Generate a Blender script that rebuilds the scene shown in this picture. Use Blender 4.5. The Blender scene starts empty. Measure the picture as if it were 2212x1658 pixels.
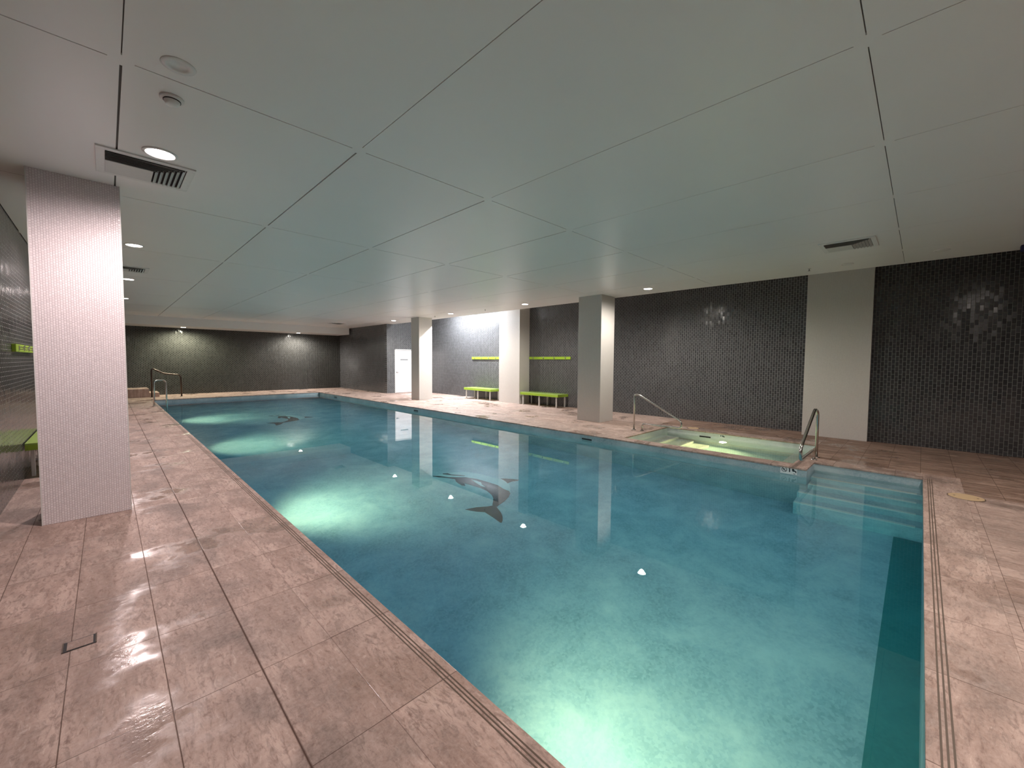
import bpy, bmesh, math, random
from mathutils import Vector, Matrix
R = math.radians
sc = bpy.context.scene
COL = sc.collection

# ------------------------------------------------------------------ camera
f_px, cy_px = 879.91, 822.08
yaw, pitch, roll = 0.78314057, 0.04802688, -0.00685752
HC = 1.5
F = Vector((math.sin(yaw)*math.cos(pitch), math.cos(yaw)*math.cos(pitch), -math.sin(pitch)))
R0 = Vector((math.cos(yaw), -math.sin(yaw), 0)); D0 = F.cross(R0)
Rv = math.cos(roll)*R0 + math.sin(roll)*D0
Dv = -math.sin(roll)*R0 + math.cos(roll)*D0
cam_d = bpy.data.cameras.new('camera'); cam = bpy.data.objects.new('camera', cam_d); COL.objects.link(cam)
cam_d.sensor_fit = 'HORIZONTAL'; cam_d.sensor_width = 36; cam_d.lens = f_px/2212*36
cam_d.shift_y = -(829-cy_px)/2212
cam_d.clip_start = .05; cam_d.clip_end = 200
m = Matrix((( Rv.x, -Dv.x, -F.x), (Rv.y, -Dv.y, -F.y), (Rv.z, -Dv.z, -F.z))).to_4x4()
m.translation = Vector((0, 0, HC)); cam.matrix_world = m
sc.camera = cam

# ------------------------------------------------------------------ world, view
w = bpy.data.worlds.new('world'); sc.world = w; w.use_nodes = True
w.node_tree.nodes['Background'].inputs[0].default_value = (.02, .02, .022, 1)
w.node_tree.nodes['Background'].inputs[1].default_value = 1
sc.view_settings.view_transform = 'Standard'; sc.view_settings.look = 'None'
sc.view_settings.gamma = 1; sc.view_settings.use_curve_mapping = False
sc.view_settings.exposure = 0.12
sc.cycles.max_bounces = 10; sc.cycles.diffuse_bounces = 5; sc.cycles.glossy_bounces = 5
sc.cycles.transmission_bounces = 8; sc.cycles.volume_bounces = 1
sc.cycles.sample_clamp_indirect = 4; sc.cycles.blur_glossy = 1.0
sc.cycles.use_denoising = True

# lamp levels (watts)
P_DOWN = 250         # every lit ceiling downlight
P_POOL = 350         # underwater lamps of the pool
P_SPA = 70
P_SLOT = 480         # batten lamp in the ceiling slot
WARM = (1, .83, .82); NEUT = (1, .93, .84); GREEN = (1, .97, .72)

# ------------------------------------------------------------------ levels of the room
H = 3.143; H2 = 2.811; WL = -.12; FZ = -1.5
XL, XR, XRR, YN, YF = 1.15, 6.99, 7.579, -.08, 19.72
SX0, SX1, SY0, SY1 = 7.24, 9.22, 1.29, 4.12
WLX, WRX, WRX2, EDGE, FWY, BWX, DWY = -.76, 10.78, 10.43, 9.33, 22.34, 9.02, 17.11
YB = -2.6; TOP = 3.85

# ------------------------------------------------------------------ material helpers
class G:
    def __init__(s, name):
        s.m = bpy.data.materials.new(name); s.m.use_nodes = True
        s.t = s.m.node_tree; s.t.nodes.clear()
        s.out = s.t.nodes.new('ShaderNodeOutputMaterial')
        s.b = None
    def n(s, typ, **k):
        nd = s.t.nodes.new('ShaderNode'+typ)
        for a, v in k.items(): setattr(nd, a, v)
        return nd
    def l(s, a, b): s.t.links.new(a, b)
    def setin(s, sock, v):
        if hasattr(v, 'is_output') or hasattr(v, 'links'): s.l(v, sock)
        elif isinstance(v, (tuple, list)) and len(v) == 3 and sock.type == 'RGBA': sock.default_value = (*v, 1)
        else: sock.default_value = v
    def math(s, op, a, b=0.0, c=None):
        nd = s.n('Math', operation=op); s.setin(nd.inputs[0], a); s.setin(nd.inputs[1], b)
        if c is not None: s.setin(nd.inputs[2], c)
        return nd.outputs[0]
    def vmath(s, op, a, b=(0, 0, 0)):
        nd = s.n('VectorMath', operation=op); s.setin(nd.inputs[0], a); s.setin(nd.inputs[1], b)
        return nd.outputs[0]
    def scale(s, v, k):
        nd = s.n('VectorMath', operation='SCALE'); s.setin(nd.inputs[0], v); s.setin(nd.inputs[3], k); return nd.outputs[0]
    def pos(s): return s.n('NewGeometry').outputs['Position']
    def sep(s, v):
        nd = s.n('SeparateXYZ'); s.l(v, nd.inputs[0]); return nd.outputs
    def comb(s, x, y, z=0.0):
        nd = s.n('CombineXYZ'); s.setin(nd.inputs[0], x); s.setin(nd.inputs[1], y); s.setin(nd.inputs[2], z); return nd.outputs[0]
    def noise(s, vec, sc_, det=4, rough=.55, dist=0.0):
        nd = s.n('TexNoise'); s.setin(nd.inputs['Vector'], vec); nd.inputs['Scale'].default_value = sc_
        nd.inputs['Detail'].default_value = det; nd.inputs['Roughness'].default_value = rough; nd.inputs['Distortion'].default_value = dist
        return nd.outputs['Fac']
    def ramp(s, fac, stops):
        nd = s.n('ValToRGB'); s.l(fac, nd.inputs[0]); cr = nd.color_ramp
        while len(cr.elements) < len(stops): cr.elements.new(.5)
        for e, (p, c) in zip(cr.elements, stops):
            e.position = p; e.color = (*c, 1) if isinstance(c, tuple) else (c, c, c, 1)
        return nd.outputs[0]
    def mix(s, fac, a, b, typ='MIX'):
        nd = s.n('Mix', data_type='RGBA', blend_type=typ); s.setin(nd.inputs[0], fac); s.setin(nd.inputs[6], a); s.setin(nd.inputs[7], b)
        return nd.outputs[2]
    def bump(s, h, strength, dist=.01, normal=None):
        nd = s.n('Bump'); nd.inputs['Strength'].default_value = strength; nd.inputs['Distance'].default_value = dist
        s.l(h, nd.inputs['Height'])
        if normal is not None: s.l(normal, nd.inputs['Normal'])
        return nd.outputs[0]
    def bsdf(s, color=(.5, .5, .5), rough=.5, metal=0.0, spec=.5, normal=None, **k):
        b = s.n('BsdfPrincipled'); s.setin(b.inputs['Base Color'], color); s.setin(b.inputs['Roughness'], rough)
        b.inputs['Metallic'].default_value = metal; s.setin(b.inputs['Specular IOR Level'], spec)
        if normal is not None: s.l(normal, b.inputs['Normal'])
        for a, v in k.items(): s.setin(b.inputs[a.replace('_', ' ')], v)
        s.l(b.outputs[0], s.out.inputs[0]); s.b = b; return s.m

def simple(name, col, rough=.5, metal=0.0, spec=.5):
    g = G(name)
    v = g.noise(g.pos(), 35, 3)
    c = g.mix(v, tuple(x*.93 for x in col), tuple(min(1, x*1.05) for x in col))
    return g.bsdf(c, rough, metal, spec)

def tile_jitter(g, rnd, amount):
    """per-tile random tilt of the normal"""
    wn = g.n('TexWhiteNoise', noise_dimensions='1D'); g.l(g.math('MULTIPLY', rnd, 917.3), wn.inputs['W'])
    v = g.scale(g.vmath('SUBTRACT', wn.outputs['Color'], (.5, .5, .5)), amount)
    return v

def wall_tile(name, axis, bw, rh, mortar, tile, grout, rough, jit, bumpd, spec=.5, var=.25):
    """vertical running bond mosaic on a wall; axis = the horizontal axis the wall runs along ('X','Y','XY')"""
    g = G(name); p = g.pos(); x, y, z = g.sep(p)
    hx = {'X': x, 'Y': y, 'XY': g.math('ADD', x, y)}[axis]
    v = g.comb(g.math('ADD', z, 10.0), g.math('ADD', hx, 30.0))
    br = g.n('TexBrick', offset=.5, squash=1.0); g.l(v, br.inputs['Vector'])
    br.inputs['Scale'].default_value = 1; br.inputs['Brick Width'].default_value = bw; br.inputs['Row Height'].default_value = rh
    br.inputs['Mortar Size'].default_value = mortar; br.inputs['Mortar Smooth'].default_value = .8
    br.inputs['Color1'].default_value = (0, 0, 0, 1); br.inputs['Color2'].default_value = (1, 1, 1, 1); br.inputs['Mortar'].default_value = (.5, .5, .5, 1)
    br.inputs['Bias'].default_value = 0
    fac = br.outputs['Fac']; rnd = g.sep(br.outputs['Color'])[0]
    stain = g.noise(g.comb(hx, z, 0.0), 1.3, 3)
    tcol = g.mix(rnd, tuple(c*(1-var) for c in tile), tuple(c*(1+var) for c in tile))
    c = g.mix(fac, tcol, grout)
    c = g.mix(g.math('MULTIPLY', stain, .25), c, tuple(q*.7 for q in tile))
    geo = g.n('NewGeometry').outputs['Normal']
    nrm = g.vmath('NORMALIZE', g.vmath('ADD', geo, tile_jitter(g, rnd, jit)))
    hgt = g.math('SUBTRACT', 1.0, fac)
    nb = g.bump(hgt, .6, bumpd, nrm)
    ro = g.math('ADD', rough, g.math('MULTIPLY', fac, .5))
    return g.bsdf(c, ro, 0, spec, nb)

def floor_tile(name, px, py, ox, oy, gx, gy, thick_at=None, vein='Y', brown=False):
    g = G(name); p = g.pos(); x, y, z = g.sep(p)
    def line(c, per, off, wdt):
        if per is None: return None, None
        t = g.math('DIVIDE', g.math('SUBTRACT', c, off), per)
        d = g.math('MULTIPLY', g.math('ABSOLUTE', g.math('SUBTRACT', g.math('FRACT', g.math('ADD', t, .5)), .5)), per)
        return g.math('SUBTRACT', 1.0, g.math('SMOOTH_MIN', 1.0, g.math('DIVIDE', d, wdt), .1)), g.math('FLOOR', t)
    lx, cx = line(x, px, ox, gx); ly, cy = line(y, py, oy, gy)
    if lx is None: cx = g.math('MULTIPLY', x, 0.0)
    if ly is None: cy = g.math('MULTIPLY', y, 0.0)
    li = lx if ly is None else (ly if lx is None else g.math('MAXIMUM', lx, ly))
    if thick_at is not None:
        d = g.math('ABSOLUTE', g.math('SUBTRACT', x, thick_at))
        li = g.math('MAXIMUM', li, g.math('SUBTRACT', 1.0, g.math('SMOOTH_MIN', 1.0, g.math('DIVIDE', d, .0065), .1)))
    li = g.math('MAXIMUM', li, 0.0)
    wn = g.n('TexWhiteNoise', noise_dimensions='2D'); g.l(g.comb(cx, cy), wn.inputs['Vector'])
    off = g.scale(wn.outputs['Color'], 13.0)
    sx, sy = (9.0, 2.6) if vein == 'Y' else (2.6, 9.0)
    pv = g.vmath('ADD', g.vmath('MULTIPLY', p, (sx, sy, 1)), off)
    n1 = g.noise(pv, .55, 6, .62, .6)
    n2 = g.noise(g.vmath('ADD', g.vmath('MULTIPLY', p, (sx*2.2, sy*2.2, 1)), off), 1.6, 8, .7, 1.2)
    n3 = g.noise(g.vmath('MULTIPLY', p, (1.0, 1.0, 1)), 2.2, 5, .6, .5)
    n4 = g.noise(p, 48, 6, .75)
    c = g.ramp(n1, [(.28, (.20, .125, .098)), (.45, (.33, .225, .185)), (.58, (.46, .33, .28)), (.8, (.56, .43, .37))])
    c = g.mix(g.ramp(n2, [(.40, .9), (.50, 0.0)]), c, (.22, .15, .125))
    c = g.mix(g.ramp(n2, [(.62, 0.0), (.70, .5)]), c, (.66, .53, .46))
    c = g.mix(g.math('MULTIPLY', wn.outputs['Value'], .3), c, (.40, .30, .26))
    n5 = g.noise(g.vmath('ADD', g.vmath('MULTIPLY', p, (sx*1.3, sy*1.3, 1)), off), 3.2, 7, .72, .8)
    c = g.mix(g.ramp(n5, [(.34, .85), (.47, 0.0)]), c, (.17, .10, .08))
    c = g.mix(g.ramp(n5, [(.58, 0.0), (.72, .55)]), c, (.68, .55, .49))
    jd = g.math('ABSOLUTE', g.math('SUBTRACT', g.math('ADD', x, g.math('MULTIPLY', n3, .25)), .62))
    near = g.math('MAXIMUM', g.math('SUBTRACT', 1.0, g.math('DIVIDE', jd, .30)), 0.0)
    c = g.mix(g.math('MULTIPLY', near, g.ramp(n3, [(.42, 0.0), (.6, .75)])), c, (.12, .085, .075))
    grime = g.ramp(n3, [(.50, 0.0), (.68, .55)])
    c = g.mix(grime, c, (.13, .095, .08))
    c = g.mix(g.math('MULTIPLY', g.ramp(n4, [(.35, 0.0), (.75, 1.0)]), .35), c, (.62, .50, .44))
    if brown:
        st = g.noise(g.vmath('MULTIPLY', p, (16, 1.5, 1)), 1.0, 6, .65, .5)
        c = g.mix(g.ramp(st, [(.38, .75), (.56, 0.0)]), c, (.13, .078, .055))
        c = g.mix(1.0, c, (.80, .74, .68), 'MULTIPLY')
    c = g.mix(li, c, (.055, .028, .02))
    wet = g.ramp(g.noise(g.vmath('ADD', p, (3.1, .7, 0)), 1.15, 4, .6), [(.54, 0.0), (.62, 1.0)])
    fine = g.noise(p, 26, 5, .7)
    ripple = g.noise(g.vmath('MULTIPLY', p, (1, 1.8, 1)), 15, 4, .6)
    ro = g.math('SUBTRACT', .66, g.math('MULTIPLY', wet, .54))
    ro = g.math('ADD', ro, g.math('MULTIPLY', li, .6))
    h = g.math('ADD', g.math('MULTIPLY', ripple, .6), g.math('MULTIPLY', fine, .28))
    h = g.math('SUBTRACT', h, g.math('MULTIPLY', li, .35))
    nb = g.bump(h, .34, .006)
    c = g.mix(g.math('MULTIPLY', wet, .18), c, (.2, .14, .11))
    return g.bsdf(c, ro, 0, .38, nb)

def pool_tile(name, c0, c1, c2, scale=1.0):
    g = G(name); p = g.pos()
    v = g.n('TexVoronoi', feature='F1'); g.l(g.vmath('MULTIPLY', p, (48, 48, 48)), v.inputs['Vector']); v.inputs['Scale'].default_value = 1
    rnd = g.sep(v.outputs['Color'])[0]
    big = g.noise(p, 1.7, 8, .68, .4)
    c = g.ramp(big, [(.33, c0), (.50, c1), (.68, c2)])
    c = g.mix(g.math('MULTIPLY', rnd, .45), c, c2)
    return g.bsdf(c, .45, 0, .3)

M = {}
M['wall_y'] = wall_tile('dark_mosaic_along_pool', 'Y', .095, .05, .0042, (.066, .066, .070), (.32, .325, .32), .17, .075, .006)  # lit copy of the wall tile: brightness put into a lighter colour
M['wall_y_dim'] = wall_tile('dark_mosaic_dim_tone', 'Y', .095, .05, .0038, (.042, .042, .045), (.26, .265, .25), .17, .055, .006)  # same tile darkened: weak light on these walls put into the colour
M['wall_x'] = wall_tile('dark_mosaic_across_pool', 'X', .095, .05, .0042, (.036, .036, .034), (.15, .152, .142), .17, .075, .006)
M['wall_x_lit'] = wall_tile('dark_mosaic_slot_lit_tone', 'X', .095, .05, .0042, (.09, .09, .093), (.34, .345, .34), .2, .075, .006)  # wall tile lightened: slot lamp light on the door wall put into its colour
M['pillar'] = wall_tile('white_mosaic', 'XY', .0225, .0165, .0024, (.80, .735, .745), (.60, .51, .53), .30, .08, .003, .5, .06)
M['pillar_plain'] = wall_tile('off_white_mosaic', 'XY', .0225, .0165, .002, (.66, .63, .60), (.55, .52, .49), .42, .06, .002, .4, .03)
M['deck'] = floor_tile('travertine_deck', 1/3, .665, .159, 2.196, .0030, .0024, .494)
M['deck_r'] = floor_tile('travertine_deck_right', .667, .333, 7.235, -.38, .0040, .0034, None, 'Y', True)
M['coping_y'] = floor_tile('travertine_coping_long', None, .665, 0, 2.196, .003, .0036)
M['coping_x'] = floor_tile('travertine_coping_across', .667, None, 2.83, 0, .003, .003, None, 'X')
M['pool_floor'] = pool_tile('pool_floor_mosaic', (.28, .45, .52), (.42, .60, .67), (.66, .82, .84))
M['pool_wall'] = pool_tile('pool_wall_mosaic', (.20, .30, .34), (.30, .40, .44), (.45, .54, .56))
M['pool_dark'] = pool_tile('pool_dark_strip', (.05, .24, .25), (.06, .28, .29), (.08, .33, .34))
M['spa_wall'] = pool_tile('spa_mosaic', (.50, .56, .58), (.62, .68, .69), (.76, .80, .80))
M['nose'] = simple('white_step_nosing', (.85, .9, .88), .4)
M['steel'] = simple('brushed_steel', (.62, .60, .57), .2, 1.0)
M['dark_steel'] = simple('dark_weathered_steel', (.08, .06, .05), .35, .8)
M['lime'] = simple('lime_green_laminate', (.30, .47, .035), .32)
M['lime_top'] = simple('lime_green_top_sheen', (.36, .52, .12), .18)  # paler than the apron: soft reflection on the seat is in the colour
M['white'] = simple('white_plastic', (.80, .79, .77), .35)
M['offwhite'] = simple('painted_metal', (.66, .65, .63), .4)
M['door'] = simple('white_painted_door', (.86, .82, .82), .45)
M['black'] = simple('black_plastic', (.012, .012, .013), .5)
M['navy'] = simple('navy_plastic', (.008, .010, .06), .4)
M['void'] = simple('dark_cavity', (.008, .007, .008), .8)
M['grey'] = simple('grey_plate', (.22, .23, .23), .5)
M['cover'] = simple('tan_access_cover', (.52, .37, .22), .55)
M['sign_white'] = simple('white_sign_tile', (.70, .74, .75), .35)
M['sign_ink'] = simple('dark_sign_print', (.02, .035, .045), .4)
M['dolphin_dark'] = pool_tile('charcoal_mosaic', (.035, .04, .045), (.06, .065, .07), (.10, .11, .12))
M['dolphin_light'] = pool_tile('pale_mosaic', (.55, .78, .78), (.68, .86, .86), (.8, .93, .92))
M['slab'] = simple('dark_stone_seam', (.1, .07, .05), .6)

g = G('ceiling_paint'); p = g.pos()
M['ceiling'] = g.bsdf(g.mix(g.noise(p, .8, 4), (.85, .83, .81), (.91, .89, .87)), .36, 0, .45, g.bump(g.noise(p, 2.0, 2), .05, .02))
g = G('ceiling_edge'); M['ceiling_groove'] = g.bsdf((.14, .14, .135), .8)

def lens(name, col, strength):
    g = G(name); e = g.n('Emission'); e.inputs[0].default_value = (*col, 1); e.inputs[1].default_value = strength
    g.l(e.outputs[0], g.out.inputs[0]); return g.m
M['lens_warm'] = lens('lamp_lens_warm', (1, .86, .82), 28)
M['lens_neut'] = lens('lamp_lens_neutral', (1, .93, .84), 28)
M['lens_green'] = lens('lamp_lens_yellowish', (1, .98, .78), 28)
M['lens_pool'] = lens('underwater_lens', (.95, 1, .62), 9)
M['lens_tube'] = lens('tube_lens', (.86, .93, 1), 9)

g = G('pool_water')
gl = g.n('BsdfGlass'); gl.inputs['IOR'].default_value = 1.33; gl.inputs['Roughness'].default_value = 0; gl.inputs['Color'].default_value = (1, 1, 1, 1)
pw = g.vmath('MULTIPLY', g.pos(), (1, 1, 0))
hh = g.math('ADD', g.noise(pw, 1.6, 2, .4), g.math('MULTIPLY', g.noise(pw, 7, 2, .4), .10))
g.l(g.bump(hh, .08, .004), gl.inputs['Normal'])
g.l(gl.outputs[0], g.out.inputs[0])
va = g.n('VolumeAbsorption'); va.inputs['Color'].default_value = (.06, .70, .90, 1); va.inputs['Density'].default_value = .33
g.l(va.outputs[0], g.out.inputs[1])
M['water'] = g.m
g = G('spa_water')
gl = g.n('BsdfGlass'); gl.inputs['IOR'].default_value = 1.33; gl.inputs['Roughness'].default_value = 0
pw = g.vmath('MULTIPLY', g.pos(), (1, 1, 0))
g.l(g.bump(g.noise(pw, 4, 2, .4), .10, .006), gl.inputs['Normal']); g.l(gl.outputs[0], g.out.inputs[0])
va = g.n('VolumeAbsorption'); va.inputs['Color'].default_value = (.78, .94, .92, 1); va.inputs['Density'].default_value = .25
g.l(va.outputs[0], g.out.inputs[1])
M['spa_water'] = g.m

# ------------------------------------------------------------------ mesh helpers
def obj(name, bm, mat, parent=None, smooth=False, normals=True):
    if normals: bmesh.ops.recalc_face_normals(bm, faces=bm.faces[:])
    me = bpy.data.meshes.new(name); bm.to_mesh(me); bm.free()
    if mat: me.materials.append(mat if not isinstance(mat, str) else M[mat])
    if smooth:
        for q in me.polygons: q.use_smooth = True
    o = bpy.data.objects.new(name, me); COL.objects.link(o)
    if parent: o.parent = parent
    return o
def tag(o, label=None, cat=None, group=None, kind=None):
    if label: o['label'] = label
    if cat: o['category'] = cat
    if group: o['group'] = group
    if kind: o['kind'] = kind
    return o
def thing(name, label, cat, loc=(0, 0, 0), group=None):
    o = bpy.data.objects.new(name, None); COL.objects.link(o); o.location = loc; o.empty_display_size = .1
    return tag(o, label, cat, group)
def struct(name, bm, mat, **k):
    o = obj(name, bm, mat, **k); o['kind'] = 'structure'; return o
def B(): return bmesh.new()
def box(bm, x0, x1, y0, y1, z0, z1, bevel=0):
    vs = [bm.verts.new((x, y, z)) for x in (x0, x1) for y in (y0, y1) for z in (z0, z1)]
    fs = [(0, 1, 3, 2), (4, 6, 7, 5), (0, 4, 5, 1), (2, 3, 7, 6), (0, 2, 6, 4), (1, 5, 7, 3)]
    faces = [bm.faces.new([vs[i] for i in q]) for q in fs]
    if bevel:
        es = list({e for q in faces for e in q.edges})
        bmesh.ops.bevel(bm, geom=es, offset=bevel, segments=2, affect='EDGES', profile=.6)
    return bm
def quad(bm, pts):
    return bm.faces.new([bm.verts.new(p) for p in pts])
def tube(bm, pts, r, seg=12, cap=True, bend=.05):
    """round tube through pts with rounded corners"""
    P = [Vector(p) for p in pts]; path = [P[0]]
    for i in range(1, len(P)-1):
        a, b, c = P[i-1], P[i], P[i+1]
        d1 = (a-b); d2 = (c-b); q = min(bend, d1.length*.45, d2.length*.45)
        s = b+d1.normalized()*q; e = b+d2.normalized()*q
        for k in range(7):
            t = k/6; path.append(s*(1-t)**2 + b*2*t*(1-t) + e*t*t)
    path.append(P[-1]); rings = []
    up = Vector((0, 0, 1)); prev = None
    for i, q in enumerate(path):
        t = (path[min(i+1, len(path)-1)]-path[max(i-1, 0)]).normalized()
        if prev is None:
            n = t.orthogonal().normalized()
        else:
            n = (prev - t*prev.dot(t)).normalized()
        prev = n; b = t.cross(n)
        rings.append([bm.verts.new(q+(n*math.cos(2*math.pi*k/seg)+b*math.sin(2*math.pi*k/seg))*r) for k in range(seg)])
    for a, b in zip(rings, rings[1:]):
        for k in range(seg): bm.faces.new([a[k], a[(k+1) % seg], b[(k+1) % seg], b[k]])
    if cap: bm.faces.new(rings[0][::-1]); bm.faces.new(rings[-1])
    return bm
def lathe(bm, prof, seg=32, axis='Z', c=(0, 0, 0)):
    """prof = [(radius, height)]"""
    rings = []
    for r, h in prof:
        ring = []
        for k in range(seg):
            a = 2*math.pi*k/seg; x, y = r*math.cos(a), r*math.sin(a)
            v = {'Z': (x, y, h), 'X': (h, x, y), 'Y': (x, h, y)}[axis]
            ring.append(bm.verts.new((v[0]+c[0], v[1]+c[1], v[2]+c[2])))
        rings.append(ring)
    for a, b in zip(rings, rings[1:]):
        for k in range(seg): bm.faces.new([a[k], a[(k+1) % seg], b[(k+1) % seg], b[k]])
    bm.faces.new(rings[0][::-1]); bm.faces.new(rings[-1])
    return bm
def prism(bm, pts, z0, z1, fn=None):
    fn = fn or (lambda a, b, h: (a, b, h))
    lo = [bm.verts.new(fn(a, b, z0)) for a, b in pts]; hi = [bm.verts.new(fn(a, b, z1)) for a, b in pts]
    n = len(pts)
    bm.faces.new(lo[::-1]); bm.faces.new(hi)
    for k in range(n): bm.faces.new([lo[k], lo[(k+1) % n], hi[(k+1) % n], hi[k]])
    return bm
def copy_tree(o, parent=None):
    c = o.copy(); COL.objects.link(c)
    if parent: c.parent = parent
    for ch in list(o.children): copy_tree(ch, c)
    return c

# ------------------------------------------------------------------ floor (deck) with openings for pool and spa
CW = .333                                                        # coping width
holes = [(XL-CW, XR+CW, YN-CW, YF+CW), (XR, XRR+CW, YN-CW, SY0+.001), (XR, SX1+CW, SY0, SY1+CW)]
def in_hole(x, y): return any(a < x < b and c < y < d for a, b, c, d in holes)
def deck(x0, x1, y0, y1):
    bm = B(); xs = sorted({x0, x1, *[v for h in holes for v in h[:2] if x0 < v < x1]}); ys = sorted({y0, y1, *[v for h in holes for v in h[2:] if y0 < v < y1]})
    for a, b in zip(xs, xs[1:]):
        for c, d in zip(ys, ys[1:]):
            if not in_hole((a+b)/2, (c+d)/2): box(bm, a, b, c, d, -.06, 0)
    bmesh.ops.remove_doubles(bm, verts=bm.verts[:], dist=1e-5)
    seen = {}
    for q in bm.faces: seen.setdefault(tuple(round(v, 4) for v in q.calc_center_median()), []).append(q)
    bmesh.ops.delete(bm, geom=[q for v in seen.values() if len(v) > 1 for q in v], context='FACES_ONLY')
    return bm
fl = struct('floor', deck(WLX-.2, WRX+.2, YB, FWY+.2), 'deck')
fl.data.materials.append(M['deck_r'])
for q in fl.data.polygons:
    if q.center.x > XR and q.center.y < 12 or q.center.y < YN-CW: q.material_index = 1 if q.center.x > XR else 0

# coping pieces
def coping(x0, x1, y0, y1, mat, water_side):
    bm = B(); box(bm, x0, x1, y0, y1, -.024, .002, .004)
    return bm
tn = 0
def trim(bm, mat):
    global tn
    tn += 1
    return struct('trim_%d' % tn, bm, mat)
t_ = coping(XL-CW, XL+.012, YN-CW, YF+CW, 'coping_y', '+x'); trim(t_, 'coping_y')
trim(coping(XL+.012, XRR+CW, YN-CW, YN+.012, 'coping_x', '+y'), 'coping_x')
trim(coping(XL+.012, XR+CW, YF-.012, YF+CW, 'coping_x', '-y'), 'coping_x')
trim(coping(XRR-.012, XRR+CW, YN+.012, SY0, 'coping_y', '-x'), 'coping_y')
trim(coping(XR-.012, XRR-.012, 1.09, SY0+.012, 'coping_x', '-y'), 'coping_x')
trim(coping(XR-.012, SX0+.012, SY0+.012, SY1, 'coping_y', ''), 'coping_y')
trim(coping(XR-.012, XR+CW, SY1, YF-.012, 'coping_y', '-x'), 'coping_y')
trim(coping(XRR+.0, SX1+CW, SY0-.20, SY0+.012, 'coping_x', ''), 'coping_x') if False else None
trim(coping(SX1-.012, SX1+CW, SY0, SY1+CW, 'coping_y', ''), 'coping_y')
trim(coping(XR+CW, SX1-.012, SY1-.012, SY1+CW, 'coping_x', ''), 'coping_x')
# slip grooves cut beside the water on the long and near coping
bm = B()
for q in (.032, .050, .068):
    box(bm, XL-q-.0035, XL-q+.0035, YN-q, YF, .0015, .0027)
    box(bm, XL-q, XRR, YN-q-.0035, YN-q+.0035, .0015, .0027)
trim(bm, 'slab')

# ------------------------------------------------------------------ pool basin
basin = thing('pool_basin', 'large rectangular swimming pool basin lined with blue mosaic', 'swimming pool')
bm = B()
def wallq(bm, x0, y0, x1, y1, z0, z1):
    quad(bm, [(x0, y0, z0), (x1, y1, z0), (x1, y1, z1), (x0, y0, z1)])
zt = -.02
wallq(bm, XL, YN, XL, YF, FZ, zt); wallq(bm, XL, YF, XR, YF, FZ, zt); wallq(bm, XR, 1.09, XR, YF, FZ, zt)
wallq(bm, XR, 1.09, XRR, 1.09, FZ, zt); wallq(bm, XRR, 1.09, XRR, YN, FZ, zt); wallq(bm, XRR, YN, XL, YN, FZ, zt)
obj('basin_wall', bm, 'pool_wall', basin, normals=False)
bm = B(); quad(bm, [(XL, YN, FZ), (XR, YN, FZ), (XR, YF, FZ), (XL, YF, FZ)])
obj('basin_floor', bm, 'pool_floor', basin)
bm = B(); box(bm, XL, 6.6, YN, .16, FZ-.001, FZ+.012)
obj('dark_edge_band', bm, 'pool_dark', basin)  # darker strip of the pool floor along the near wall
noses = [(7.30, -.30, 1.09), (7.10, -.55, 1.09), (6.85, -.80, 1.17), (6.62, -1.05, 1.17), (6.42, -1.30, 1.17)]
for i, (nx, nz, ye) in enumerate(noses):
    bm = B()
    if nx > XR: box(bm, nx, XRR, YN, ye, FZ, nz)
    else: box(bm, nx, noses[i-1][0], YN, ye, FZ, nz)
    if i == 4: bm.free(); continue
    st = obj('step', bm, 'pool_floor', basin)
    bm = B(); box(bm, nx-.006, nx+.05, YN+.06, ye-.01, nz-.03, nz+.004, .003)
    tag(obj('step_nosing', bm, 'nose', st), 'white nosing strip')
# small skimmer slots in the right wall of the pool
for y0, y1 in ((4.70, 4.94), (11.25, 11.5), (17.7, 17.95)):
    bm = B(); box(bm, XR-.006, XR+.05, y0, y1, -.115, -.085)
    obj('skimmer_slot', bm, 'black', basin)

bm = B()
pts = [(XL-.01, YN-.01), (XRR+.01, YN-.01), (XRR+.01, 1.10), (XR+.01, 1.10), (XR+.01, YF+.01), (XL-.01, YF+.01)]
prism(bm, pts, FZ-.03, WL)
water = obj('pool_water', bm, 'water')
tag(water, 'still turquoise water filling the large swimming pool', 'water', kind='stuff')

# ------------------------------------------------------------------ spa
spa = thing('spa_pool_basin', 'small square spa pool with pale green mosaic beside the main pool', 'spa pool')
SZ = -.95
bm = B()
wallq(bm, SX0, SY0, SX0, SY1, SZ, zt); wallq(bm, SX0, SY1, SX1, SY1, SZ, zt); wallq(bm, SX1, SY1, SX1, SY0, SZ, zt); wallq(bm, SX1, SY0, SX0, SY0, SZ, zt)
obj('basin_wall', bm, 'spa_wall', spa, normals=False)
bm = B(); quad(bm, [(SX0, SY0, SZ), (SX1, SY0, SZ), (SX1, SY1, SZ), (SX0, SY1, SZ)]); obj('basin_floor', bm, 'pool_floor', spa)
for y0, y1, zz in ((3.75, SY1, -.30), (3.42, 3.75, -.52), (3.1, 3.42, -.74)):
    bm = B(); box(bm, SX0, 8.97, y0, y1, SZ, zz); st = obj('step', bm, 'spa_wall', spa)
    bm = B(); box(bm, SX0+.02, 8.95, y0-.004, y0+.05, zz-.03, zz+.004, .003); tag(obj('step_nosing', bm, 'nose', st), 'white nosing strip')
bm = B(); box(bm, SX0, SX0+.35, SY0, 2.8, SZ, -.5); box(bm, SX0+.35, SX1, SY0, SY0+.35, SZ, -.5)
obj('seat_ledge', bm, 'spa_wall', spa)
bm = B(); box(bm, SX1-.012, SX1+.03, 3.16, 3.39, -.175, -.105); obj('skimmer_slot', bm, 'black', spa)
bm = B(); box(bm, SX0-.01, SX1+.01, SY0-.01, SY1+.01, SZ-.03, WL)
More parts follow.
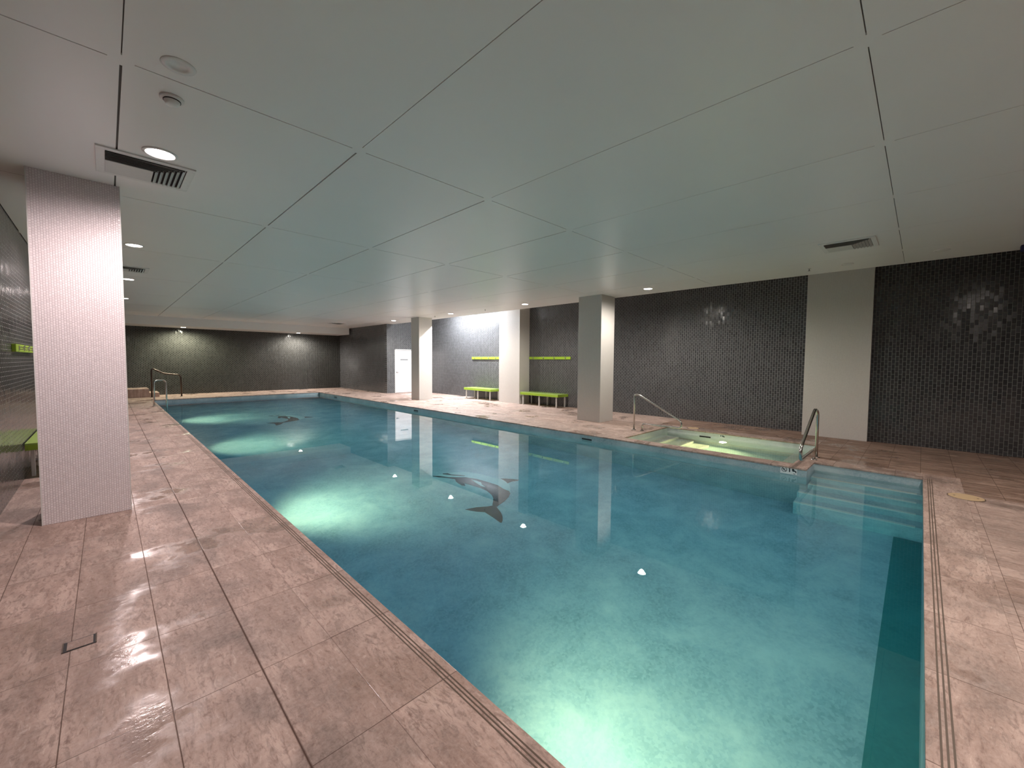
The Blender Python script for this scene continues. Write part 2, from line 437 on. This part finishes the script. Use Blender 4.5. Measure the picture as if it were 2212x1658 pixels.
tag(obj('spa_water', bm, 'spa_water'), 'clear pale green water filling the small spa pool', 'water', kind='stuff')

# ------------------------------------------------------------------ underwater lamps
def spot(name, loc, direction, power, col, size, blend, radius, parent=None):
    l = bpy.data.lights.new(name, 'SPOT'); l.energy = power; l.color = col; l.spot_size = R(size); l.spot_blend = blend; l.shadow_soft_size = radius
    o = bpy.data.objects.new(name, l); COL.objects.link(o); o.location = loc
    o.rotation_euler = Vector(direction).to_track_quat('-Z', 'Y').to_euler()
    if parent: o.parent = parent
    return o
uw = [(1.25, 'underwater lamp in the left pool wall nearest the photo bottom'),
      (5.85, 'underwater lamp in the left pool wall opposite the near dolphin mosaic'),
      (10.4, 'underwater lamp in the left pool wall, third along from the near end'),
      (15.0, 'underwater lamp in the left pool wall closest to the steel grab rail')]
for y, lab in uw:
    t = thing('underwater_lamp', 'round ' + lab, 'pool lamp', (XL, y, -.62), 'underwater lamps in the left pool wall')
    bm = B(); lathe(bm, [(.11, 0), (.13, .002), (.13, .014), (.105, .02), (.10, .012)], 24, 'X'); obj('bezel', bm, 'steel', t, True)
    bm = B(); lathe(bm, [(.098, .013), (.09, .020), (.05, .026)], 24, 'X'); obj('lens', bm, 'lens_pool', t, True)
    spot('lamp_light', (.06, 0, 0), (1, 0, -.42), P_POOL, (1, .68, .34), 112, 1, .08, t)
t = thing('underwater_lamp', 'round underwater lamp glowing yellow in the far wall of the small spa', 'pool lamp', (SX1, 2.9, -.42))
bm = B(); lathe(bm, [(.08, 0), (.09, -.002), (.09, -.012), (.075, -.016), (.07, -.010)], 24, 'X'); obj('bezel', bm, 'steel', t, True)
bm = B(); lathe(bm, [(.068, -.011), (.06, -.018), (.03, -.022)], 24, 'X'); obj('lens', bm, 'lens_pool', t, True)
spot('lamp_light', (-.06, 0, 0), (-1, 0, -.35), P_SPA, (1, .88, .36), 150, .8, .06, t)

# ------------------------------------------------------------------ dolphin mosaics on the pool floor
body = [(4.014, 6.003), (4.122, 5.976), (4.204, 5.961), (4.226, 5.992), (4.329, 5.936), (4.443, 5.893), (4.579, 5.781), (4.68, 5.593), (4.727, 5.35), (4.742, 5.168), (4.80, 5.05), (4.72, 4.785), (4.586, 4.628), (4.46, 4.5), (4.336, 4.413), (4.177, 4.343), (4.027, 4.303), (3.979, 4.285), (3.96, 4.371), (4.069, 4.473), (4.139, 4.545), (4.204, 4.655), (4.256, 4.816), (4.262, 4.983), (4.239, 5.135), (4.209, 5.314), (4.162, 5.46), (4.204, 5.6), (4.143, 5.745), (4.049, 5.87), (4.002, 5.968)]
dark = [(4.014, 6.003), (4.092, 5.933), (4.189, 5.744), (4.286, 5.655), (4.398, 5.552), (4.485, 5.36), (4.526, 5.123), (4.551, 4.892), (4.508, 4.703), (4.508, 4.576), (4.46, 4.5), (4.336, 4.413), (4.177, 4.343), (4.027, 4.303), (3.979, 4.285), (3.96, 4.371), (4.069, 4.473), (4.139, 4.545), (4.204, 4.655), (4.256, 4.816), (4.262, 4.983), (4.239, 5.135), (4.209, 5.314), (4.162, 5.46), (4.204, 5.6), (4.143, 5.745), (4.049, 5.87), (4.002, 5.968)]
head = [(4.221, 5.985), (4.295, 5.938), (4.301, 5.833), (4.398, 5.706), (4.444, 5.625), (4.419, 5.609), (4.309, 5.748), (4.239, 5.878), (4.195, 5.949)]
patch = [(4.399, 5.403), (4.425, 5.289), (4.429, 5.179), (4.377, 5.09), (4.343, 4.955), (4.324, 5.056), (4.362, 5.241)]
flip = [(4.204, 5.6), (4.237, 5.498), (4.205, 5.352), (4.144, 5.239), (4.109, 5.288), (4.122, 5.393), (4.146, 5.492)]
dorsal = [(4.8, 5.09), (4.872, 5.015), (4.941, 4.911), (4.981, 4.817), (4.939, 4.803), (4.853, 4.849), (4.777, 4.85), (4.726, 4.835), (4.777, 4.957)]
fluke = [(3.978, 4.344), (3.942, 4.363), (3.879, 4.388), (3.746, 4.475), (3.668, 4.504), (3.583, 4.534), (3.618, 4.442), (3.658, 4.37), (3.731, 4.278), (3.72, 4.173), (3.709, 4.082), (3.694, 3.988), (3.682, 3.911), (3.689, 3.887), (3.742, 3.921), (3.817, 4.002), (3.881, 4.1), (3.935, 4.215), (3.973, 4.303)]
DC = (4.3, 4.9, FZ)
dol = thing('dolphin_mosaic', 'dark grey leaping dolphin mosaic on the pool floor, the nearer and larger one', 'mosaic', DC, 'dolphin mosaics on the pool floor')
def dpart(name, pts, h, mat):
    bm = B(); prism(bm, [(a-DC[0], b-DC[1]) for a, b in pts], -.002, h); return obj(name, bm, mat, dol)
tag(dpart('body', body, .004, 'dolphin_light'), 'pale back and belly')
tag(dpart('dark_flank', dark, .006, 'dolphin_dark'), 'charcoal flank from beak to tail')
dpart('head_marking', head, .008, 'dolphin_dark'); dpart('flank_patch', patch, .008, 'dolphin_light')
dpart('flipper', flip, .009, 'dolphin_dark'); dpart('dorsal_fin', dorsal, .006, 'dolphin_dark'); dpart('tail_fluke', fluke, .006, 'dolphin_dark')
d2 = copy_tree(dol); d2.location = (DC[0]-.37, DC[1]+8.75, FZ)
d2['label'] = 'dark grey dolphin mosaic on the pool floor towards the far end'

# ------------------------------------------------------------------ walls
def wall_box(name, x0, x1, y0, y1, z0, z1, mat): return struct(name, box(B(), x0, x1, y0, y1, z0, z1), mat)
wall_box('wall_left', WLX-.2, WLX, YB, FWY+.2, 0, TOP, 'wall_y_dim')
wall_box('wall_back', WLX, WRX2, YB-.2, YB, 0, TOP, 'wall_x')
wall_box('wall_far', WLX, BWX, FWY, FWY+.2, 0, TOP, 'wall_x')
wr = B(); box(wr, WRX, WRX+.2, 1.2, DWY+.2, 0, TOP); struct('wall_right', wr, 'wall_y')
wall_box('wall_right_near', WRX2, WRX+.2, YB-.2, 1.2, 0, TOP, 'wall_y_dim')
wall_box('wall_right_far', BWX, BWX+.2, DWY+.2, FWY+.2, 0, TOP, 'wall_y')
bm = B(); DX0, DX1, DZ = 9.44, 10.34, 1.985
box(bm, BWX, DX0, DWY, DWY+.2, 0, TOP); box(bm, DX1, WRX, DWY, DWY+.2, 0, TOP); box(bm, DX0, DX1, DWY, DWY+.2, DZ, TOP)
struct('wall_door_side', bm, 'wall_x_lit')

# door
bm = B(); box(bm, DX0+.004, DX1-.004, DWY+.02, DWY+.06, .008, DZ-.004, .003)
dr = struct('door_1', bm, 'door')
bm = B(); box(bm, DX0-.03, DX0+.012, DWY-.012, DWY+.1, 0, DZ+.03, .003); box(bm, DX1-.012, DX1+.03, DWY-.012, DWY+.1, 0, DZ+.03, .003); box(bm, DX0-.03, DX1+.03, DWY-.012, DWY+.1, DZ-.008, DZ+.032, .003)
obj('door_frame', bm, 'offwhite', dr)
bm = B(); lathe(bm, [(.026, 0), (.026, -.008), (.012, -.010), (.012, -.045)], 16, 'Y', (DX0+.075, DWY+.02, .96)); box(bm, DX0+.06, DX0+.17, DWY-.035, DWY-.02, .95, .97, .004)
obj('door_handle', bm, 'grey', dr)
bm = B(); box(bm, 9.71, 10.10, DWY+.014, DWY+.021, 1.51, 1.565, .001)
tag(obj('sign_plate', bm, 'grey', dr), 'narrow grey sign plate')

# ------------------------------------------------------------------ ceiling
GX = [-2.6, -1.25, .106, 1.456, 2.80, 4.165, 5.54, 6.90, 8.22, 9.33]
GY = [YB, .26, 3.18, 5.78, 8.40, 11.2, 14.0, 16.8, 19.5, 22.4]
bm = B(); gp = .007; cr = .055
def plate(x0, x1, y0, y1, gp=.006):
    """one ceiling board with its corners kept flush, so the joints stop short of the crossings"""
    x0 = max(x0, WLX); e = gp
    if x1-x0 < .01: return
    pts = [(x0+e, y0+cr), (x0, y0+cr), (x0, y0), (x0+cr, y0), (x0+cr, y0+e), (x1-cr, y0+e), (x1-cr, y0), (x1, y0), (x1, y0+cr), (x1-e, y0+cr),
           (x1-e, y1-cr), (x1, y1-cr), (x1, y1), (x1-cr, y1), (x1-cr, y1-e), (x0+cr, y1-e), (x0+cr, y1), (x0, y1), (x0, y1-cr), (x0+e, y1-cr)]
    prism(bm, pts, H, H+.012)
for a, b in zip(GX, GX[1:]):
    for c, d in zip(GY, GY[1:]):
        if c >= 20.9: continue
        plate(a, b, c, min(d, FWY), .0028 if c < 1 else .006)
ce = struct('ceiling', bm, 'ceiling')
bm = B(); box(bm, WLX, EDGE-.002, YB, FWY, H+.012, H+.05); ob = struct('trim_30', bm, 'ceiling_groove')
bm = B(); box(bm, EDGE-.02, EDGE+.002, YB, DWY, H-.0005, TOP)       # upstand of the soffit edge
box(bm, BWX, EDGE, DWY-.02, DWY, H+.012, TOP)
struct('trim_31', bm, 'ceiling')
bm = B(); box(bm, EDGE, WRX, YB, DWY, TOP-.06, TOP); struct('ceiling_slot', bm, 'ceiling')
bm = B(); box(bm, WLX, 8.94, 20.92, FWY, H2, H+.011, .004); struct('trim_32', bm, 'ceiling')

# ------------------------------------------------------------------ pillars
def pillar(x0, x1, y0, y1, mat, label, top=H, trimd=False):
    bm = B(); box(bm, x0, x1, y0, y1, 0, top, .004)
    t = thing('pillar', label, 'pillar', ((x0+x1)/2, (y0+y1)/2, 0), None)
    o = obj('shaft', bm, mat, t); o.matrix_parent_inverse = Matrix.Translation((-(x0+x1)/2, -(y0+y1)/2, 0))
    if trimd:
        bm = B()
        for px_, py_ in ((x0, y0), (x1, y0)):
            box(bm, px_-.004, px_+.004, py_-.004, py_+.004, 0, top, .001)
        e = obj('corner_trim', bm, 'offwhite', t); e.matrix_parent_inverse = Matrix.Translation((-(x0+x1)/2, -(y0+y1)/2, 0))
    return t
pillar(-.447, .135, 5.49, 6.07, 'pillar', 'white mosaic pillar in the left foreground, rising from the deck to the ceiling', H, True)
pillar(8.60, 9.20, 5.56, 6.24, 'pillar_plain', 'free-standing off-white pillar between the spa rail and the right bench', H)
pillar(8.40, 8.98, 13.43, 13.99, 'pillar_plain', 'free-standing off-white pillar farthest away, partly hiding the white door', H)
pillar(10.27, WRX-.001, 9.95, 11.0, 'pillar_plain', 'broad white pillar standing against the wall between the two green benches', TOP-.06)
pillar(10.34, WRX-.001, .69, 1.73, 'pillar_plain', 'broad off-white pillar against the dark right wall behind the spa', TOP-.06)

# ------------------------------------------------------------------ stone ledge at the far left corner
lg = thing('stone_ledge', 'low stepped stone ledge in the far left corner behind the pillar', 'ledge')
bm = B(); box(bm, WLX, 1.15, 21.15, FWY-.002, 0, .33, .008); obj('upper_step', bm, 'deck', lg)
bm = B(); box(bm, 1.15, 1.45, 21.15, FWY-.002, 0, .17, .008); obj('lower_step', bm, 'deck', lg)

# ------------------------------------------------------------------ handrails
def flange(bm, x, y): lathe(bm, [(.045, .002), (.045, .010), (.024, .016)], 20, 'Z', (x, y, 0))
def rail(label, pts, feet, mat, loc, r=.019, bend=.07, extra=None):
    t = thing('handrail', label, 'handrail', loc)
    L = lambda q: (q[0]-loc[0], q[1]-loc[1], q[2])
    bm = B(); tube(bm, [L(q) for q in pts], r, 14, True, bend); obj('tube', bm, mat, t, True)
    for x, y in feet:
        bm = B(); flange(bm, x-loc[0], y-loc[1]); obj('flange', bm, 'steel', t, True)
    return t
x = 8.25
rail('curved steel handrail with one tall post at the left end of the spa pool',
     [(x, 4.448, .002), (x, 4.445, .785), (x, 4.34, .785), (x, 3.40, .30), (x, 3.40, .165), (x, 4.255, .155), (x, 4.255, .002)], [(x, 4.448), (x, 4.255)], 'steel', (x, 4.35, 0), .019, .085)
y = 1.13
rail('curved steel handrail over the entry steps, beside the corner of the spa',
     [(7.98, y, .002), (7.955, y, .74), (7.72, y, .80), (6.74, y, .34), (6.74, y, .165), (7.70, y, .165), (7.77, y, .002)], [(7.98, y), (7.77, y)], 'steel', (7.87, y, 0), .021, .09)
y = 16.92
rail('short steel grab rail dipping into the water at the left pool edge',
     [(1.02, y, .002), (1.04, y, .83), (1.32, y, .83), (1.34, y, -1.1)], [(1.02, y)], 'steel', (1.02, y, 0), .022, .1)
y = 20.95
rail('dark bent handrail beside the stone ledge at the far pool end',
     [(1.21, y, .002), (1.225, y, 1.14), (1.60, y, .915), (2.10, y, .865), (2.11, y, .002)], [(1.21, y), (2.11, y)], 'dark_steel', (1.21, y, 0), .026, .12)

# ------------------------------------------------------------------ benches
def bench(x0, x1, y0, y1, label):
    cx, cyy = (x0+x1)/2, (y0+y1)/2
    t = thing('bench', label, 'bench', (cx, cyy, 0), 'lime green wall benches')
    dx, dy = (x1-x0)/2, (y1-y0)/2
    bm = B(); box(bm, -dx, dx, -dy, dy, .415, .435, .004); obj('seat_top', bm, 'lime_top', t)
    bm = B()
    box(bm, -dx, -dx+.02, -dy, dy, .345, .415, .003); box(bm, dx-.02, dx, -dy, dy, .345, .415, .003)
    box(bm, -dx+.02, dx-.02, -dy, -dy+.02, .345, .415, .003); box(bm, -dx+.02, dx-.02, dy-.02, dy, .345, .415, .003)
    obj('apron', bm, 'lime', t)
    for sx in (-dx+.055, dx-.055):
        for sy in (-dy+.1, 0, dy-.1):
            bm = B(); box(bm, sx-.018, sx+.018, sy-.018, sy+.018, .0, .415, .003)
            tag(obj('leg', bm, 'offwhite', t), 'square pale metal leg')
    return t
b1 = bench(10.22, 10.76, 11.40, 13.02, 'lime green bench left of the broad white pillar on the right wall')
b2 = bench(10.22, 10.76, 8.18, 9.86, 'lime green bench right of the broad white pillar on the right wall')
b3 = bench(WLX+.01, -.30, 7.82, 9.42, 'lime green bench in the dark behind the left foreground pillar')

# coat hook rails
def hook_rail(wall_x, sgn, y0, y1, label):
    cyy = (y0+y1)/2; h = (y1-y0)/2
    t = thing('hook_rail', label, 'coat hook rail', (wall_x, cyy, 1.615), 'lime green hook rails on the walls')
    a, b = sorted((0, sgn*.035)); bm = B(); box(bm, a, b, -h, h, -.045, .045, .005); obj('board', bm, 'lime', t)
    for k in range(4):
        yy = -h+.2+k*(2*h-.4)/3
        bm = B(); a, b = sorted((sgn*.034, sgn*.042)); box(bm, a, b, yy-.016, yy+.016, -.03, .03, .002)
        tube(bm, [(sgn*.04, yy, .012), (sgn*.075, yy, .008), (sgn*.085, yy, .03)], .006, 8, True, .01)
        tube(bm, [(sgn*.04, yy, -.012), (sgn*.065, yy, -.018), (sgn*.072, yy, -.002)], .005, 8, True, .01)
        tag(obj('hook', bm, 'steel', t, True), 'small metal double hook')
    return t
hook_rail(WRX, -1, 11.50, 13.17, 'lime green hook rail above the bench left of the broad white pillar')
hook_rail(WRX, -1, 8.10, 9.93, 'lime green hook rail above the bench right of the broad white pillar')
hook_rail(WLX, 1, 7.3, 8.95, 'dim lime green coat hook rail on the left wall behind the foreground pillar')

# ------------------------------------------------------------------ ceiling downlights
def downlight(x, y, z, label, lens_m, power, col, lit=True, group='ceiling downlights', rr=.095):
    t = thing('downlight', label, 'ceiling light', (x, y, z), group)
    bm = B(); lathe(bm, [(rr+.018, 0), (rr+.018, -.004), (rr, -.010), (rr-.006, -.004), (rr-.006, 0)], 32); obj('trim_ring', bm, 'white', t, True)
    bm = B(); lathe(bm, [(rr-.008, -.002), (rr-.012, -.007), (rr*.5, -.009)], 32); obj('lens', bm, lens_m if lit else 'white', t, True)
    if lit: spot('lamp_light', (0, 0, -.035), (0, 0, -1), power, col, 172, .62, .05, t)
    return t
dl = [(.355, 4.37, 'lens_warm', WARM, .84, 'brightest ceiling downlight, next to the square vent by the foreground pillar'),
      (.335, 8.12, 'lens_warm', WARM, .84, 'ceiling downlight showing right behind the top of the foreground pillar'),
      (.37, 11.65, 'lens_warm', WARM, .84, 'ceiling downlight past the second vent, half hidden by the foreground pillar'),
      (.39, 15.4, 'lens_warm', WARM, .84, 'smallest ceiling downlight peeking from behind the foreground pillar'),
      (8.46, 15.45, 'lens_neut', NEUT, .92, 'ceiling downlight just left of the farthest free-standing pillar'),
      (8.56, 11.65, 'lens_neut', NEUT, .92, 'ceiling downlight between the farthest pillar and the broad white pillar'),
      (8.59, 8.12, 'lens_neut', NEUT, .92, 'ceiling downlight above the bench right of the broad white pillar'),
      (8.64, 4.385, 'lens_neut', NEUT, .92, 'ceiling downlight above the spa pool, right of the near free-standing pillar')]
for x, y, lm, col, k, lab in dl: downlight(x, y, H, lab, lm, P_DOWN*k, col)
downlight(2.30, 21.62, H2, 'downlight in the lowered far ceiling, the left one above the handrail', 'lens_green', P_DOWN*1.5, GREEN)
downlight(6.72, 21.62, H2, 'downlight in the lowered far ceiling, the right one near the corner', 'lens_neut', P_DOWN*1.6, NEUT)
downlight(.35, .6, H, 'ceiling downlight above the near left deck, out of view overhead', 'lens_warm', P_DOWN*.35, WARM)
downlight(6.5, -.9, H, 'ceiling downlight over the near end deck on the right, out of view overhead', 'lens_neut', P_DOWN*.58, (1, .88, .80))
downlight(2.9, -.9, H, 'ceiling downlight over the near end deck in the middle, out of view overhead', 'lens_neut', P_DOWN*1.3, (1, .88, .80))
downlight(8.737, .935, H, 'unlit ceiling downlight between the right vent and the dark wall', None, 0, None, False, 'unlit ceiling fittings', .07)
downlight(8.60, -.143, H, 'unlit ceiling downlight nearest the right edge of the photo', None, 0, None, False, 'unlit ceiling fittings', .07)

# batten lamp up in the ceiling slot
t = thing('batten_lamp', 'cool white tube lamp hidden in the ceiling slot above the left bench', 'ceiling light', (9.95, 13.0, TOP-.06))
bm = B(); box(bm, -.05, .05, -1.3, 1.3, -.04, 0, .005); obj('housing', bm, 'white', t)
bm = B(); tube(bm, [(0, -1.25, -.058), (0, 1.25, -.058)], .016, 12); obj('tube', bm, 'lens_tube', t, True)
la = bpy.data.lights.new('lamp_light', 'AREA'); la.shape = 'RECTANGLE'; la.size = .12; la.size_y = 2.5; la.energy = P_SLOT; la.color = (.90, .94, 1)
lo = bpy.data.objects.new('lamp_light', la); COL.objects.link(lo); lo.parent = t; lo.location = (0, 0, -.09)

# ------------------------------------------------------------------ air vents
def vent(x, y, z, label, s=.30):
    t = thing('ceiling_vent', label, 'air vent', (x, y, z), 'square ceiling vents')
    bm = B(); o, i_ = s, s-.055
    for a, b, c, d in ((-o, o, -o, -i_), (-o, o, i_, o), (-o, -i_, -i_, i_), (i_, o, -i_, i_)): box(bm, a, b, c, d, -.012, 0, .003)
    obj('frame', bm, 'white', t)
    bm = B(); box(bm, -i_, i_, -i_, i_, -.003, -.001); obj('cavity', bm, 'void', t)
    bm = B(); pitch = .034
    def blade(P):
        vs = [Vector(v) for v in P]; quad(bm, vs); quad(bm, [v+Vector((0, 0, -.0015)) for v in vs])
    for k in range(6):                                   # L-shaped blades along two neighbouring sides
        a = i_-.006-k*pitch; b = a-.024
        blade([(-i_, -a, -.022), (a, -a, -.022), (b, -b, -.006), (-i_, -b, -.006)])
        blade([(a, -a, -.003), (a, i_, -.003), (b, i_, -.022), (b, -b, -.022)])
    e = i_-.006-6*pitch; box(bm, -i_, e, -e, i_, -.016, -.004, .002)
    obj('louvers', bm, 'offwhite', t, normals=False)
    return t
vent(.295, 4.84, H, 'square white ceiling vent above the foreground pillar, beside the brightest downlight', .31)
vent(.31, 10.3, H, 'square ceiling vent seen edge-on right of the foreground pillar')
vent(7.34, .78, H, 'square ceiling vent above the entry steps, near the dark right wall').rotation_euler.z = -math.pi/2
vent(7.38, 18.58, H, 'tiny distant square ceiling vent near the far right corner')

# ------------------------------------------------------------------ detectors and sprinklers
t = thing('smoke_detector', 'round white smoke detector on the ceiling above the foreground pillar', 'smoke detector', (.342, 3.405, H))
bm = B(); lathe(bm, [(.062, 0), (.062, -.010), (.058, -.014), (.04, -.016)], 32); obj('base', bm, 'white', t, True)
bm = B(); lathe(bm, [(.044, -.014), (.042, -.020), (.036, -.038), (.028, -.044), (.01, -.045)], 32); obj('sensor_dome', bm, 'white', t, True)
bm = B(); lathe(bm, [(.0455, -.0165), (.0455, -.0205)], 32); obj('air_slot', bm, 'black', t)
bm = B(); lathe(bm, [(.080, 0), (.078, -.004), (.045, -.006), (.043, -.002)], 32)
tag(obj('ceiling_cover_plate', bm, 'white', None, True), 'flat round cover plate flush with the ceiling, beyond the smoke detector towards the photo top', 'cover plate').location = (.336, 3.01, H)
spr = [(8.62, 12.69, 'tiny sprinkler head on the ceiling beside the farthest pillar'), (8.62, 9.89, 'tiny sprinkler head on the ceiling between two right-hand downlights'), (8.72, 1.446, 'small sprinkler head on the ceiling beside the right vent')]
for i, (x, y, lab) in enumerate(spr):
    t = thing('sprinkler', lab, 'sprinkler', (x, y, H), 'ceiling sprinkler heads')
    bm = B(); lathe(bm, [(.030, 0), (.028, -.006), (.012, -.009)], 20); obj('escutcheon', bm, 'offwhite', t, True)
    bm = B(); lathe(bm, [(.007, -.008), (.007, -.035), (.018, -.036), (.018, -.040), (.004, -.041)], 16); obj('nozzle', bm, 'grey', t)
bm = B(); box(bm, -.05, .05, -.26, .06, -.085, 0, .012)
o = tag(obj('ceiling_sensor_box', bm, 'navy'), 'dark navy box fixed under the ceiling at the right edge of the photo', 'sensor'); o.location = (9.0, -.96, H)

# ------------------------------------------------------------------ depth signs
def sign(x, y0, y1, z0, z1, label, full):
    t = thing('depth_sign', label, 'sign', (x, y0, z0))
    wd, ht = y0-y1, z1-z0
    fn = lambda a, b, h: (-h, -a, b)                        # a runs towards -y (to the right in the photo)
    bm = B(); prism(bm, [(0, 0), (wd, 0), (wd, ht), (0, ht)], 0, .004, fn); obj('plate', bm, 'sign_white', t)
    def ink(name, pts): bm = B(); prism(bm, pts, .004, .005, fn); obj(name, bm, 'sign_ink', t)
    if full:
        cx_, cy_, r0, r1 = wd*.24, ht*.55, ht*.34, ht*.27
        bm = B(); N = 28
        for k in range(N):
            a0, a1 = 2*math.pi*k/N, 2*math.pi*(k+1)/N
            quad(bm, [fn(cx_+r*math.cos(a), cy_+r*math.sin(a), .005) for r, a in ((r0, a0), (r0, a1), (r1, a1), (r1, a0))])
        c45 = math.sqrt(.5); tq = ht*.03
        quad(bm, [fn(cx_+u, cy_+v, .005) for u, v in ((-r1*c45-tq, r1*c45-tq), (-r1*c45+tq, r1*c45+tq), (r1*c45+tq, -r1*c45+tq), (r1*c45-tq, -r1*c45-tq))])
        # diving figure inside the ring
        quad(bm, [fn(cx_+u*ht, cy_+v*ht, .005) for u, v in ((-.20, .02), (-.02, .16), (.10, .06), (-.10, -.06))])
        quad(bm, [fn(cx_+u*ht, cy_+v*ht, .005) for u, v in ((-.20, -.13), (.20, -.13), (.20, -.16), (-.20, -.16))])
        obj('no_diving_symbol', bm, 'sign_ink', t, normals=False)
        ink('numeral', [(wd*.525, ht*.30), (wd*.595, ht*.30), (wd*.595, ht*.86), (wd*.535, ht*.86), (wd*.505, ht*.76), (wd*.525, ht*.74)])
        ink('swimmer_symbol', [(wd*.70, ht*.80), (wd*.74, ht*.88), (wd*.82, ht*.86), (wd*.83, ht*.66), (wd*.96, ht*.52), (wd*.96, ht*.30), (wd*.90, ht*.32), (wd*.88, ht*.44), (wd*.74, ht*.42), (wd*.70, ht*.60)])
        ink('small_print', [(wd*.78, ht*.10), (wd*.90, ht*.10), (wd*.90, ht*.17), (wd*.78, ht*.17)])
    else:
        ink('numeral', [(wd*.12, ht*.50), (wd*.28, ht*.50), (wd*.28, ht*.86), (wd*.12, ht*.86)])
        ink('swimmer_symbol', [(wd*.40, ht*.62), (wd*.48, ht*.88), (wd*.62, ht*.88), (wd*.64, ht*.70), (wd*.90, ht*.58), (wd*.86, ht*.38), (wd*.50, ht*.46)])
sign(XR-.0005, 1.408, 1.203, -.109, -.006, 'small white no-diving depth sign on the pool edge below the spa corner', True)
sign(SX1-.0005, 2.975, 2.862, -.108, -.03, 'tiny white depth sign on the far wall of the spa above its lamp', False)

# ------------------------------------------------------------------ deck fittings
t = thing('floor_drain', 'narrow stone-filled drain cover set in the left deck tiles', 'drain cover', (-.142, 3.072, 0))
bm = B(); box(bm, -.062, .062, -.050, .050, .0006, .0026); obj('drain_slot', bm, 'black', t)
bm = B(); box(bm, -.046, .050, -.043, .043, .0022, .0045, .001); obj('drain_tile', bm, 'coping_y', t)
bm = B(); box(bm, -.0635, -.0585, -.050, .050, .0022, .0050); obj('drain_rim', bm, 'slab', t)
bm = B(); box(bm, .0585, .0635, -.050, .050, .0022, .0050); obj('drain_rim', bm, 'slab', t)
t = thing('access_cover', 'round tan access cover in the deck beyond the near pool corner', 'access cover', (6.84, -.41, 0))
bm = B(); lathe(bm, [(.150, .0), (.150, .0024), (.143, .0036)], 48); obj('rim', bm, 'slab', t)
bm = B(); lathe(bm, [(.142, .0036), (.140, .0062), (.1, .0064)], 48); obj('lid', bm, 'cover', t)
for sx in (-.09, .09):
    bm = B(); lathe(bm, [(.010, .0066), (.008, .0070)], 12, 'Z', (0, sx, 0)); obj('finger_hole', bm, 'black', t)
t = thing('access_cover', 'round tan cover flush in the deck behind the spa', 'access cover', (9.45, 3.62, .002))
bm = B(); lathe(bm, [(.125, .0), (.125, .0020), (.118, .003)], 40); obj('rim', bm, 'slab', t)
bm = B(); lathe(bm, [(.117, .003), (.115, .0052), (.1, .0054)], 40); obj('lid', bm, 'cover', t)
